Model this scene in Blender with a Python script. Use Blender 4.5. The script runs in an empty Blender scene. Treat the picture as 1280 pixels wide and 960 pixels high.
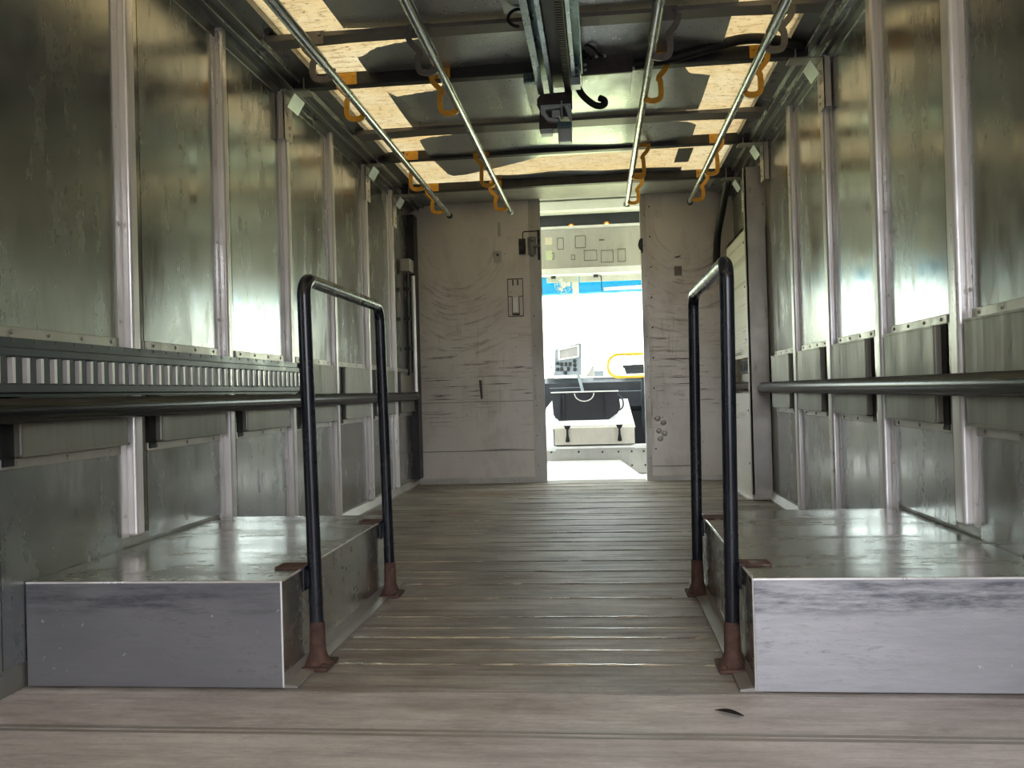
import bpy, bmesh, math, random
from mathutils import Vector, Matrix
random.seed(7)
S = bpy.context.scene
COL = S.collection
PI = math.pi

# ------------------------------------------------------------------ helpers
class MB:
    """collects shapes in world coordinates; build() links them as one mesh object"""
    def __init__(self):
        self.bm = bmesh.new(); self.mi = 0
    def _face(self, vs):
        try:
            f = self.bm.faces.new(vs); f.material_index = self.mi; return f
        except ValueError:
            return None
    def box(self, x0, x1, y0, y1, z0, z1, bevel=0.0, seg=2):
        x0, x1 = min(x0, x1), max(x0, x1); y0, y1 = min(y0, y1), max(y0, y1); z0, z1 = min(z0, z1), max(z0, z1)
        v = [self.bm.verts.new(p) for p in ((x0,y0,z0),(x1,y0,z0),(x1,y1,z0),(x0,y1,z0),(x0,y0,z1),(x1,y0,z1),(x1,y1,z1),(x0,y1,z1))]
        fs = [self._face([v[i] for i in q]) for q in ((3,2,1,0),(4,5,6,7),(0,1,5,4),(1,2,6,5),(2,3,7,6),(3,0,4,7))]
        if bevel > 0:
            es = list({e for f in fs for e in f.edges})
            r = bmesh.ops.bevel(self.bm, geom=es, offset=bevel, segments=seg, affect='EDGES', profile=0.5)
            for f in r['faces']: f.material_index = self.mi
        return self
    def prism(self, pts, axis, a, b):
        """2-D polygon pts extruded along axis ('x','y','z') from a to b"""
        def P(p, t):
            return {'x': (t, p[0], p[1]), 'y': (p[0], t, p[1]), 'z': (p[0], p[1], t)}[axis]
        A = [self.bm.verts.new(P(p, a)) for p in pts]; B = [self.bm.verts.new(P(p, b)) for p in pts]
        n = len(pts)
        self._face(A[::-1]); self._face(B)
        for i in range(n):
            self._face([A[i], A[(i+1) % n], B[(i+1) % n], B[i]])
        return self
    def hexa(self, p):
        """eight corners: bottom loop of four, top loop of four"""
        v = [self.bm.verts.new(q) for q in p]
        for q in ((3,2,1,0),(4,5,6,7),(0,1,5,4),(1,2,6,5),(2,3,7,6),(3,0,4,7)): self._face([v[i] for i in q])
        return self
    def tube(self, path, r, seg=12, caps=True, flat=None):
        """sweep a ring along a polyline; r may be a list; flat=(w,h) makes a rectangular bar"""
        path = [Vector(p) for p in path]; n = len(path)
        rings = []
        t0 = (path[1]-path[0]).normalized()
        up = Vector((0,0,1)) if abs(t0.z) < 0.9 else Vector((0,1,0))
        if flat: up = Vector(flat[2])
        u = (up - t0*up.dot(t0)).normalized()
        for i, p in enumerate(path):
            t = ((path[min(i+1,n-1)]-p).normalized() + (p-path[max(i-1,0)]).normalized())
            if t.length < 1e-6: t = t0
            t.normalize()
            u = (u - t*u.dot(t)).normalized(); w = t.cross(u)
            rr = r[i] if isinstance(r, (list, tuple)) else r
            if flat:
                a, b = flat[0]/2, flat[1]/2
                ring = [p+w*a+u*b, p-w*a+u*b, p-w*a-u*b, p+w*a-u*b]
            else:
                ring = [p+(u*math.cos(2*PI*k/seg)+w*math.sin(2*PI*k/seg))*rr for k in range(seg)]
            rings.append([self.bm.verts.new(q) for q in ring])
        m = len(rings[0])
        for a, b in zip(rings, rings[1:]):
            for k in range(m): self._face([a[k], a[(k+1)%m], b[(k+1)%m], b[k]])
        if caps:
            self._face(rings[0][::-1]); self._face(rings[-1])
        return self
    def lathe(self, c, axis, prof, seg=16):
        """profile (t along axis, radius) turned about axis through c"""
        ax = Vector(axis).normalized(); up = Vector((0,0,1)) if abs(ax.z) < .9 else Vector((1,0,0))
        u = (up-ax*up.dot(ax)).normalized(); w = ax.cross(u); c = Vector(c); rings = []
        for t, r in prof:
            rings.append([self.bm.verts.new(c+ax*t+(u*math.cos(2*PI*k/seg)+w*math.sin(2*PI*k/seg))*max(r,1e-4)) for k in range(seg)])
        for a, b in zip(rings, rings[1:]):
            for k in range(seg): self._face([a[k], a[(k+1)%seg], b[(k+1)%seg], b[k]])
        self._face(rings[0][::-1]); self._face(rings[-1])
        return self
    def grid(self, fn, nu, nv, thick=0.0, nrm=(0,0,1)):
        """sheet fn(u,v)->point, given thickness along nrm"""
        N = Vector(nrm)
        V = [[self.bm.verts.new(Vector(fn(i/nu, j/nv))) for j in range(nv+1)] for i in range(nu+1)]
        T = [[self.bm.verts.new(V[i][j].co+N*thick) for j in range(nv+1)] for i in range(nu+1)]
        for i in range(nu):
            for j in range(nv):
                self._face([V[i][j+1], V[i+1][j+1], V[i+1][j], V[i][j]])
                self._face([T[i][j], T[i+1][j], T[i+1][j+1], T[i][j+1]])
        for i in range(nu):
            self._face([V[i][0], V[i+1][0], T[i+1][0], T[i][0]]); self._face([V[i+1][nv], V[i][nv], T[i][nv], T[i+1][nv]])
        for j in range(nv):
            self._face([V[0][j+1], V[0][j], T[0][j], T[0][j+1]]); self._face([V[nu][j], V[nu][j+1], T[nu][j+1], T[nu][j]])
        return self
    def build(self, name, mats, parent=None, smooth=None):
        me = bpy.data.meshes.new(name)
        bmesh.ops.recalc_face_normals(self.bm, faces=self.bm.faces[:])
        if parent is not None:
            loc = world_loc(parent)
        else:
            xs = [v.co.x for v in self.bm.verts]; ys = [v.co.y for v in self.bm.verts]; zs = [v.co.z for v in self.bm.verts]
            loc = Vector(((min(xs)+max(xs))/2, (min(ys)+max(ys))/2, min(zs)))
        bmesh.ops.translate(self.bm, verts=self.bm.verts[:], vec=-loc)
        self.bm.to_mesh(me); self.bm.free()
        for m in (mats if isinstance(mats, (list, tuple)) else [mats]): me.materials.append(m)
        if smooth is not None:
            for p in me.polygons: p.use_smooth = True
            try: me.set_sharp_from_angle(angle=math.radians(smooth))
            except Exception: pass
        o = bpy.data.objects.new(name, me); COL.objects.link(o)
        if parent is not None: o.parent = parent
        else: o.location = loc
        return o

def world_loc(o):
    v = Vector(o.location)
    while o.parent: o = o.parent; v += o.location
    return v

def thing(name, loc, label, cat, group=None):
    o = bpy.data.objects.new(name, None); COL.objects.link(o); o.location = loc; o.empty_display_size = .05
    return tag(o, label, cat, group)
def tag(o, label, cat, group=None, kind=None):
    o['label'] = label; o['category'] = cat
    if group: o['group'] = group
    if kind: o['kind'] = kind
    return o
def struct(o, label=None):
    o['kind'] = 'structure'
    if label: o['label'] = label
    return o
def box(name, m, parent, *a, **k):
    return MB().box(*a, **k).build(name, m, parent)
def fillet(pts, r, n=6):
    pts = [Vector(p) for p in pts]; out = [pts[0]]
    for a, b, c in zip(pts, pts[1:], pts[2:]):
        d1 = (a-b).normalized(); d2 = (c-b).normalized()
        ang = d1.angle(d2); t = min(r/math.tan(ang/2), (a-b).length*.49, (c-b).length*.49); rr = t*math.tan(ang/2)
        ctr = b+(d1+d2).normalized()*(rr/math.sin(ang/2))
        p0, p1 = b+d1*t, b+d2*t; v0, v1 = p0-ctr, p1-ctr
        for i in range(n+1):
            s = i/n; w = v0.normalized().slerp(v1.normalized(), s) if v0.angle(v1) > 1e-4 else v0.normalized()
            out.append(ctr+w*rr)
    out.append(pts[-1]); return out
def smoothpath(pts, n=6):
    P = [Vector(p) for p in pts]; out = []
    for i in range(len(P)-1):
        p0, p1, p2, p3 = P[max(i-1,0)], P[i], P[i+1], P[min(i+2,len(P)-1)]
        for k in range(n):
            t = k/n
            out.append(0.5*((2*p1)+(p2-p0)*t+(2*p0-5*p1+4*p2-p3)*t*t+(3*p1-p0-3*p2+p3)*t**3))
    out.append(P[-1]); return out

# ------------------------------------------------------------------ materials
class N:
    """tiny node-graph helper"""
    def __init__(self, name):
        self.m = bpy.data.materials.new(name); self.m.use_nodes = True
        self.t = self.m.node_tree; self.t.nodes.clear()
        self.out = self.t.nodes.new('ShaderNodeOutputMaterial')
        g = self.t.nodes.new('ShaderNodeNewGeometry'); self.pos = g.outputs['Position']; self.nor = g.outputs['Normal']
    def node(self, typ, ins=None, **kw):
        n = self.t.nodes.new(typ)
        for k, v in kw.items(): setattr(n, k, v)
        for k, v in (ins or {}).items(): self.set(n, k, v)
        return n
    def set(self, n, k, v):
        s = n.inputs[k]
        if isinstance(v, bpy.types.NodeSocket): self.t.links.new(v, s)
        else:
            if isinstance(v, (tuple, list)) and len(v) == 3 and s.type == 'RGBA': v = (*v, 1)
            s.default_value = v
    def noise(self, scale=(1,1,1), detail=5, rough=.6, off=(0,0,0), dist=0.0):
        mp = self.node('ShaderNodeMapping', {'Vector': self.pos, 'Scale': scale, 'Location': off})
        n = self.node('ShaderNodeTexNoise', {'Vector': mp.outputs[0], 'Scale': 1.0, 'Detail': detail, 'Roughness': rough, 'Distortion': dist})
        return n.outputs['Fac']
    def ramp(self, fac, lo, hi, a=0.0, b=1.0):
        return self.node('ShaderNodeMapRange', {'Value': fac, 'From Min': lo, 'From Max': hi, 'To Min': a, 'To Max': b}).outputs[0]
    def math(self, op, a, b=0.0, clamp=False):
        n = self.t.nodes.new('ShaderNodeMath'); n.operation = op; n.use_clamp = clamp
        self.set(n, 0, a); self.set(n, 1, b); return n.outputs[0]
    def mix(self, f, a, b):
        n = self.node('ShaderNodeMix', data_type='RGBA')
        self.set(n, 0, f); self.set(n, 6, a); self.set(n, 7, b); return n.outputs[2]
    def xyz(self):
        n = self.node('ShaderNodeSeparateXYZ', {0: self.pos}); return n.outputs
    def bump(self, h, strength=.2, dist=.01):
        return self.node('ShaderNodeBump', {'Height': h, 'Strength': strength, 'Distance': dist}).outputs[0]
    def principled(self, color, rough, metal=0.0, normal=None, spec=.5, **kw):
        ins = {'Base Color': color, 'Roughness': rough, 'Metallic': metal, 'Specular IOR Level': spec}
        ins.update(kw)
        if normal is not None: ins['Normal'] = normal
        b = self.node('ShaderNodeBsdfPrincipled', ins)
        self.t.links.new(b.outputs[0], self.out.inputs[0]); return self.m

def simple(name, color, rough=.5, metal=0.0, spec=.5, var=.12, nscale=30, bump=0.0):
    g = N(name); n = g.noise((nscale,)*3, 4)
    c = g.mix(g.ramp(n, .3, .7), tuple(x*(1-var) for x in color), tuple(min(1, x*(1+var)) for x in color))
    r = g.ramp(n, .3, .7, max(.02, rough-.06), min(1, rough+.06))
    nb = g.bump(n, bump, .004) if bump else None
    return g.principled(c, r, metal, nb, spec)

def aluminium(name, base, rough, metal=.9, streak=(4,4,4), dark=.35, speck=.5, var=.2, bump=.06, dull=(.16,.16,.15), dullmax=.35):
    """worn sheet aluminium: cloudy oxide, fine brushing, scuffs"""
    g = N(name)
    big = g.noise((1.7,1.7,1.3), 4, .6)
    fine = g.noise(streak, 5, .7, (3,1,7))
    blot = g.noise((6,6,3), 6, .7, (9,4,2))
    c = g.mix(g.ramp(big, .3, .7), tuple(x*(1-var) for x in base), tuple(min(1,x*(1+var)) for x in base))
    c = g.mix(g.math('MULTIPLY', g.ramp(fine, .35, .75), .35), c, tuple(x*.62 for x in base))
    sc = g.noise((38,38,9), 3, .6, (1,8,3))
    mask = g.math('MULTIPLY', g.ramp(sc, .62, .72), g.ramp(blot, .45, .62))
    c = g.mix(g.math('MULTIPLY', mask, speck), c, tuple(x*dark for x in base))
    r = g.math('ADD', g.ramp(fine, .3, .7, rough-.07, rough+.08), g.ramp(blot, .35, .7, -.05, .09))
    met = g.ramp(blot, .4, .75, metal, metal-dullmax)
    return g.principled(c, r, met, g.bump(g.math('ADD', fine, g.math('MULTIPLY', big, 2.0)), bump, .01))

M = {}
M['panel'] = aluminium('wall_aluminium', (.385,.40,.39), .215, .93, (9,9,2.2), .4, .7, .12, .025, dullmax=.12)
M['wall'] = aluminium('dull_aluminium', (.33,.325,.29), .42, .8, (7,7,2))
M['stud'] = aluminium('bright_aluminium', (.80,.785,.775), .33, .55, (20,20,2), .5, .3, .1)
M['strip'] = aluminium('polished_strip', (.40,.41,.38), .13, .97, (20,20,2), .5, .2, .1)
M['rub'] = aluminium('rub_panel_aluminium', (.25,.24,.205), .46, .7, (3,40,1.5))
M['edge'] = aluminium('trim_aluminium', (.43,.41,.37), .38, .8, (10,10,10))
M['boxtop'] = aluminium('box_aluminium', (.44,.43,.385), .22, .88, (1.5,14,14), .6, .0, .12, .01, dullmax=.06)

def box_front(name='scuffed_box_front', lo=(.40,.40,.42), hi=(.50,.50,.525)):
    g = N(name); x = g.xyz()
    st = g.noise((5,30,42), 6, .7); bl = g.noise((2.2,3,7), 5, .6, (4,0,1))
    fine = g.noise((26,40,90), 5, .75, (2,5,8))
    base = g.mix(g.ramp(bl,.3,.7), lo, hi)
    band = g.math('MULTIPLY', g.ramp(x[2], .158, .172), g.ramp(x[2], .236, .226))
    m1 = g.math('MULTIPLY', band, g.ramp(st, .40, .60))
    m1 = g.math('MULTIPLY', m1, g.ramp(bl, .30, .50, .25, 1))
    m1 = g.math('MULTIPLY', m1, g.ramp(fine, .30, .52, .35, 1))
    low = g.math('MULTIPLY', g.ramp(fine, .54, .68), g.ramp(bl, .44, .62))
    m = g.math('MAXIMUM', g.math('MULTIPLY', m1, .85), g.math('MULTIPLY', low, .62))
    base = g.mix(g.math('MULTIPLY', g.ramp(st, .35, .7), .3), base, (.22,.22,.245))
    c = g.mix(m, base, (.10,.105,.125))
    sp = g.noise((60,60,60), 2, .5, (7,7,1))
    c = g.mix(g.math('MULTIPLY', g.ramp(sp,.73,.78), .5), c, (.75,.75,.75))
    return g.principled(c, g.ramp(st,.3,.7,.42,.6), .45, g.bump(fine,.08,.01))
M['boxfront'] = box_front()
M['boxfrontshaded'] = box_front('shaded_box_front', (.21,.21,.228), (.27,.27,.288))  # darker copy of the same metal: shade on the left front put into colour

def floor_mat(name, a, b, lines):
    sk = .72 if lines else .42
    g = N(name)
    big = g.noise((1.6,3.6,1), 7, .72); st = g.noise((2.2,26,1), 7, .72, (5,2,0)); fine = g.noise((14,120,1), 6, .75, (1,4,0))
    grain = g.noise((60,160,20), 4, .7)
    c = g.mix(g.ramp(big,.36,.64), a, b)
    wet = g.noise((2.6,5,1), 6, .75, (2,9,0))
    c = g.mix(g.math('MULTIPLY', g.ramp(wet,.56,.70), .55), c, tuple(v*.5 for v in a))
    c = g.mix(g.math('MULTIPLY', g.ramp(st,.47,.68), sk), c, tuple(v*.46 for v in a))
    c = g.mix(g.math('MULTIPLY', g.ramp(fine,.55,.75), .5), c, tuple(min(1,v*1.5) for v in b))
    rust = g.noise((1.1,3,1), 6, .7, (11,3,0))
    c = g.mix(g.math('MULTIPLY', g.ramp(rust,.50,.66), .62), c, (.165,.105,.068))
    c = g.mix(g.math('MULTIPLY', g.ramp(grain,.5,.75), .3), c, tuple(v*.5 for v in a))
    bh = g.math('ADD', g.math('MULTIPLY', fine, .6), g.math('MULTIPLY', st, 1.0))
    return g.principled(c, g.ramp(st,.3,.7,.45,.66), .07, g.bump(bh,.25,.006), .42)
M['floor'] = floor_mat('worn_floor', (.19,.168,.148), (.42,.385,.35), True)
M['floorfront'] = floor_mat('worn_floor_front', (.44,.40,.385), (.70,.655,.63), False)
M['ridge'] = aluminium('floor_ridge', (.40,.38,.345), .2, .75, (3,40,10), .4, .5, .25)
M['flange'] = aluminium('floor_flange', (.36,.34,.31), .45, .6, (10,3,10))

def bulkhead():
    """worn bulkhead sheet: circular rubbing marks, dark scrapes at waist height, dull oxide"""
    g = N('bulkhead_aluminium'); x = g.xyz()
    big = g.noise((1.8,1,1.4), 5, .6); hz = g.noise((3.0,1,46), 5, .7, (2,0,5)); vt = g.noise((36,1,2.5), 5, .7, (6,0,1))
    c = g.mix(g.ramp(big,.3,.7), (.60,.565,.52), (.70,.67,.625))
    bl = g.noise((4.5,1,2.4), 6, .7, (1,0,3))
    c = g.mix(g.math('MULTIPLY', g.ramp(bl,.50,.72), .5), c, (.40,.35,.295))
    # swung-pole arcs about the hanging poles' ends
    arcs = None
    for cx, cz in ((-.98,1.72), (.62,1.80)):
        dx = g.math('SUBTRACT', x[0], cx); dz = g.math('SUBTRACT', x[2], cz)
        d = g.math('SQRT', g.math('ADD', g.math('MULTIPLY', dx, dx), g.math('MULTIPLY', g.math('MULTIPLY', dz, dz), .8)))
        v = g.node('ShaderNodeCombineXYZ', {0: g.math('MULTIPLY', d, 44), 1: g.math('MULTIPLY', dx, 4.5), 2: cx}).outputs[0]
        nn = g.node('ShaderNodeTexNoise', {'Vector': v, 'Scale': 1.0, 'Detail': 4.0, 'Roughness': .65}).outputs['Fac']
        m = g.math('MULTIPLY', g.ramp(d,.18,.30), g.ramp(d,.95,.6))
        m = g.math('MULTIPLY', m, g.ramp(dz,.12,-.1)); m = g.math('MULTIPLY', m, g.ramp(g.math('ABSOLUTE', dx),.34,.22))
        hi = g.math('MULTIPLY', m, g.ramp(nn,.56,.68)); lo = g.math('MULTIPLY', m, g.ramp(nn,.46,.36))
        c = g.mix(g.math('MULTIPLY', lo, .55), c, (.17,.15,.125)); c = g.mix(g.math('MULTIPLY', hi, .6), c, (.72,.68,.60))
        arcs = hi if arcs is None else g.math('ADD', arcs, hi)
    zone = g.math('MULTIPLY', g.ramp(x[2],.30,.62), g.ramp(x[2],1.20,.85))
    scr = g.math('MULTIPLY', zone, g.math('MULTIPLY', g.ramp(hz,.545,.63), g.ramp(g.noise((2.4,1,4), 4, .6, (3,0,9)),.42,.58)))
    c = g.mix(g.math('MULTIPLY', scr, .85), c, (.07,.06,.05))
    zone2 = g.math('MULTIPLY', g.ramp(x[2],.1,.5), g.ramp(x[2],1.35,1.0))
    scv = g.math('MULTIPLY', zone2, g.math('MULTIPLY', g.ramp(vt,.55,.68), g.ramp(g.noise((2.2,1,1.6), 4, .6, (8,0,4)),.45,.6)))
    c = g.mix(g.math('MULTIPLY', scv, .6), c, (.12,.10,.085))
    sp = g.noise((30,1,40), 3, .6, (8,0,8))
    c = g.mix(g.math('MULTIPLY', g.ramp(sp,.66,.72), .55), c, (.11,.095,.08))
    return g.principled(c, g.ramp(hz,.3,.7,.34,.50), g.ramp(g.noise((2.6,1,1.1), 4, .6, (5,0,2)), .4, .65, .15, .42), g.bump(hz, .06, .01))
M['bulk'] = bulkhead()
M['bulkedge'] = aluminium('bulkhead_trim', (.47,.455,.42), .4, .7, (10,10,3))

M['blackpaint'] = simple('black_paint', (.010,.012,.018), .27, 0, .5, .3, 12)
M['blackrubber'] = simple('black_rubber', (.012,.012,.012), .55, 0, .35, .3, 60, .1)
M['blackplastic'] = simple('black_plastic', (.014,.016,.022), .4, 0, .5, .25, 30)
M['darksteel'] = simple('dark_steel', (.035,.034,.034), .45, .5, .5, .3, 18)
M['bow'] = simple('grey_roof_bow', (.17,.155,.14), .5, .3, .5, .2, 14)
M['cornice'] = aluminium('cornice_rail', (.20,.205,.20), .3, .8, (12,1.5,12))
M['cornicebright'] = aluminium('cornice_bright', (.52,.52,.50), .28, .9, (12,1.5,12))
M['chrome'] = aluminium('pole_steel', (.42,.44,.46), .22, .95, (20,2,20), .5, .2, .1)
M['yellow'] = simple('yellow_paint', (.74,.36,.028), .42, 0, .5, .14, 40)
M['greyhook'] = simple('grey_hook_paint', (.15,.135,.125), .5, .2, .5, .2, 40)
M['yellowrail'] = simple('yellow_rail', (.66,.44,.045), .35, 0, .5, .08, 30)
M['etrack'] = aluminium('cargo_rail', (.055,.065,.072), .34, .6, (20,3,20))
M['teal'] = aluminium('teal_channel', (.10,.17,.18), .30, .75, (14,3,14), .3, .6, .35)
M['tealbright'] = aluminium('bright_channel_lip', (.42,.50,.52), .28, .85, (14,3,14), .3, .5, .3)
M['brownsteel'] = simple('brown_steel', (.055,.045,.042), .5, .4, .5, .3, 25)
M['zinc'] = aluminium('zinc_plate', (.48,.53,.55), .32, .5, (14,14,14), .4, .4, .15)
M['latch'] = aluminium('dark_latch_steel', (.20,.20,.20), .3, .8, (30,30,30), .4, .4, .3)
M['box_alu'] = aluminium('box_cover', (.50,.54,.55), .34, .75, (10,10,10), .5, .3, .1)
M['white'] = simple('white_paint', (.80,.80,.80), .45, 0, .5, .04, 20)
M['offwhite'] = simple('white_cab_trim', (.72,.73,.70), .5, 0, .5, .06, 10)
M['cabgrey'] = aluminium('cab_header', (.50,.495,.46), .42, .45, (20,20,5), .5, .3, .08)
M['cabalu'] = aluminium('cab_cover', (.66,.63,.54), .36, .6, (30,30,6), .5, .4, .12)
M['slate'] = simple('slate_plastic', (.013,.017,.025), .45, 0, .5, .2, 20)
M['dashgrey'] = simple('dash_grey', (.24,.28,.32), .5, 0, .5, .1, 25)
M['screen'] = simple('dim_screen', (.34,.33,.34), .25, 0, .5, .05, 10)
M['cream'] = simple('cream_sticker', (.72,.66,.53), .6, 0, .4, .04, 30)
M['greenst'] = simple('pale_green_sticker', (.60,.68,.47), .6, 0, .4, .06, 60)
M['mark'] = simple('dark_mark', (.10,.09,.08), .6, 0, .3, .2, 60)
M['leafdark'] = simple('dry_leaf', (.012,.011,.010), .6, 0, .4, .3, 60)
M['reflector'] = aluminium('pale_brace', (.66,.74,.77), .34, .55, (14,14,14), .5, .2, .1)

def rust():
    g = N('rusted_black_paint'); x = g.xyz()
    n = g.noise((40,40,40), 6, .7); b = g.noise((16,16,10), 4, .6, (3,3,3))
    c = g.mix(g.ramp(n,.3,.7), (.055,.028,.021), (.125,.070,.054))
    c = g.mix(g.ramp(b,.62,.72), c, (.26,.22,.20))
    return g.principled(c, .8, 0, g.bump(n,.5,.006), .3)
M['rust'] = rust()
def bumper():
    g = N('dusty_black_bumper')
    z = g.node('ShaderNodeSeparateXYZ', {0: g.nor}).outputs[2]
    n = g.noise((20,3,20), 6, .7)
    dust = g.math('MULTIPLY', g.ramp(z,.35,.85), g.ramp(n,.25,.6))
    c = g.mix(dust, (.007,.008,.008), (.020,.019,.017))
    return g.principled(c, g.ramp(dust,0,1,.25,.6), 0, g.bump(n,.1,.004), .22)
M['bumper'] = bumper()
def sheet():
    g = N('ceiling_sheet_metal')
    n = g.noise((70,70,70), 3, .6); b = g.noise((2,2,2), 4, .6, (4,1,0))
    c = g.mix(g.ramp(b,.3,.7), (.42,.45,.45), (.55,.585,.585))
    return g.principled(c, g.ramp(n,.3,.7,.26,.38), .72, g.bump(n,.16,.006))
M['sheet'] = sheet()
M['sheetedge'] = simple('torn_edge', (.07,.05,.04), .7, 0, .3, .3, 40)
def roofglass():
    g = N('translucent_fibreglass')
    fib = g.noise((9,38,1), 6, .8); fib2 = g.noise((46,11,1), 5, .8, (3,5,0)); big = g.noise((2,3,1), 5, .6)
    c = g.mix(g.ramp(big,.3,.7), (.90,.76,.50), (.95,.88,.69))
    c = g.mix(g.math('MULTIPLY', g.ramp(fib,.50,.68), .70), c, (.45,.30,.15))
    c = g.mix(g.math('MULTIPLY', g.ramp(fib2,.56,.74), .5), c, (.42,.28,.14))
    spk = g.noise((38,85,1), 3, .6, (1,9,0))
    c = g.mix(g.math('MULTIPLY', g.ramp(spk,.60,.68), .85), c, (.20,.12,.06))
    ct = g.mix(.57, c, (0,0,0))
    t = g.node('ShaderNodeBsdfTranslucent', {'Color': ct}); d = g.node('ShaderNodeBsdfDiffuse', {'Color': c})
    mx = g.node('ShaderNodeMixShader', {0: .25, 1: t.outputs[0], 2: d.outputs[0]})
    g.t.links.new(mx.outputs[0], g.out.inputs[0]); return g.m
M['roof'] = roofglass()
def glass(name, col, gloss=.06):
    g = N(name)
    t = g.node('ShaderNodeBsdfTransparent', {'Color': (*col,1)}); s = g.node('ShaderNodeBsdfGlossy', {'Roughness': .02})
    mx = g.node('ShaderNodeMixShader', {0: gloss, 1: t.outputs[0], 2: s.outputs[0]})
    g.t.links.new(mx.outputs[0], g.out.inputs[0]); return g.m
M['glass'] = glass('clear_glass', (.97,.985,.98))
def tint():
    g = N('blue_tint_band'); x = g.xyz()
    n = g.noise((9,9,30), 4, .6)
    f = g.ramp(g.math('ADD', x[2], g.math('MULTIPLY', n, .03)), 1.475, 1.515)
    c = g.mix(f, (.7,.95,1.0), (.06,.25,.34))
    t = g.node('ShaderNodeBsdfTransparent', {'Color': c}); s = g.node('ShaderNodeBsdfGlossy', {'Roughness': .05})
    mx = g.node('ShaderNodeMixShader', {0: .03, 1: t.outputs[0], 2: s.outputs[0]})
    g.t.links.new(mx.outputs[0], g.out.inputs[0]); return g.m
M['tint'] = tint()
def lampm():
    g = N('amber_lamp'); e = g.node('ShaderNodeEmission', {'Color': (1,.42,.06,1), 'Strength': 5.0})
    g.t.links.new(e.outputs[0], g.out.inputs[0]); return g.m
M['lamp'] = lampm()
M['amber'] = simple('amber_lens', (.55,.16,.02), .25, 0, .6, .1, 30)

# ------------------------------------------------------------------ the body of the van (metres; camera stands at x=0, y=0)
XL, XR = -1.32, 0.94            # wall sheets
YB, YF = -0.60, 6.05            # open rear end, bulkhead
ZC = 2.0                        # translucent roof
BY0, BY1, BH = 1.845, 2.865, .237   # wheel boxes

# floor -------------------------------------------------------------
o = MB()
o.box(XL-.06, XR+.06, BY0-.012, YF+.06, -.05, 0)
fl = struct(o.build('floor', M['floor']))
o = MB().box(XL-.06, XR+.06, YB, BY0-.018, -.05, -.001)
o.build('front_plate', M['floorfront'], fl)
o = MB(); y = 2.03; k = 0
while y < 5.98:
    if k % 2 == 0 or random.random() < .6:
        w = .0055 if k % 2 == 0 else .0035
        hm = .0038 if k % 2 == 0 else .0020
        x0 = -.672 if y < BY1 else XL+.05
        x1 = .268 if y < BY1 else .82
        yy = y+random.uniform(-.022, .022); nseg = 26; prev = None
        for q in range(nseg+1):
            xx = x0+(x1-x0)*q/nseg; h = hm*random.uniform(.45, 1.0)
            ring = [o.bm.verts.new(p) for p in ((xx,yy-w,-.001),(xx,yy-w*.35,h),(xx,yy+w*.35,h*.9),(xx,yy+w,-.001))]
            if prev:
                for a in range(3): o._face([prev[a], ring[a], ring[a+1], prev[a+1]])
            prev = ring
    y += .103; k += 1
o.build('plank_ridges', M['ridge'], fl)
o = MB()
for yy in (1.625, 1.605, 1.30, 1.02):
    o.prism([(yy-.009, -.002), (yy-.003, .0004), (yy+.003, .0004), (yy+.009, -.002)], 'x', XL+.03, XR-.03)
o.build('front_ridges', M['flange'], fl)

# side walls ----------------------------------------------------------
def side_wall(name, s, x0, studs, width):
    """s = inward direction; d is the distance inward from the sheet"""
    X = lambda d: x0+s*d
    w = struct(MB().box(X(0), X(-.03), YB, YF+.06, 0, 2.03).build(name, M['wall']))
    for i, y0 in enumerate(studs):
        inbox = BY0-.1 < y0 < BY1
        zb = BH+.03 if inbox else .05
        zt = 1.955
        m = MB()
        m.box(X(0), X(.005), y0, y0+.034, zb, zt)                                   # flange
        m.box(X(0), X(.031), y0+.030, y0+width, zb, zt, bevel=.010, seg=4)                  # raised face
        for z in [zb+.06+.27*k for k in range(7)]:
            if z < zt-.05: m.lathe((X(.005), y0+.014, z), (s,0,0), [(0,.006),(.002,.006),(.004,.002)], 8)
        m.build('stud', M['stud'], w)
        m = MB().box(X(0), X(.003), y0+width, y0+width+.062, BH+.03 if inbox else .05, .50)
        m.box(X(0), X(.003), y0+width, y0+width+.062, .79, 1.94)
        m.box(X(0), X(.028), y0+width, y0+width+.010, .50, .79)
        m.build('joint_strip', M['strip'], w)
    for y0, y1 in zip(studs, studs[1:]+[studs[-1]+.62]):
        if y1 > YF: y1 = YF
        a, b = y0+width+.064, y1-.003
        if b-a < .1: continue
        zb = BH+.012 if BY0-.1 < y0 < BY1 else .06
        MB().box(X(0), X(.004), a, b, .818, 1.945).build('upper_panel', M['panel'], w)
        MB().box(X(0), X(.004), a, b, zb, .498).build('lower_panel', M['panel'], w)
        m = MB().box(X(0), X(.010), a+.002, b, .792, .818, bevel=.002); 
        for k in range(4):
            yy = a+.04+(b-a-.08)*k/3; m.lathe((X(.010), yy, .806), (s,0,0), [(0,.006),(.002,.005),(.004,.001)], 8)
        m.build('trim_strip', M['edge'], w)
        m = MB().box(X(0), X(.008), a+.002, b, .498, .522, bevel=.002)
        for k in range(3):
            yy = a+.05+(b-a-.1)*k/2; m.lathe((X(.008), yy, .510), (s,0,0), [(0,.006),(.002,.005),(.004,.001)], 8)
        m.build('trim_strip', M['edge'], w)
        m = MB().box(X(0), X(.030), a+.040, b+.002, .524, .791, bevel=.005)
        m.box(X(.028), X(.033), a+.040, b+.002, .524, .531)
        m.box(X(.028), X(.0325), a+.040, b+.002, .785, .791)
        m.build('rub_panel', M['rub'], w)
        MB().box(X(0), X(.012), a+.003, a+.040, .505, .791).build('gap_shade', M['blackrubber'], w)  # black strip stands in for the shaded hollow beside the rub panel
    return w
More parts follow.
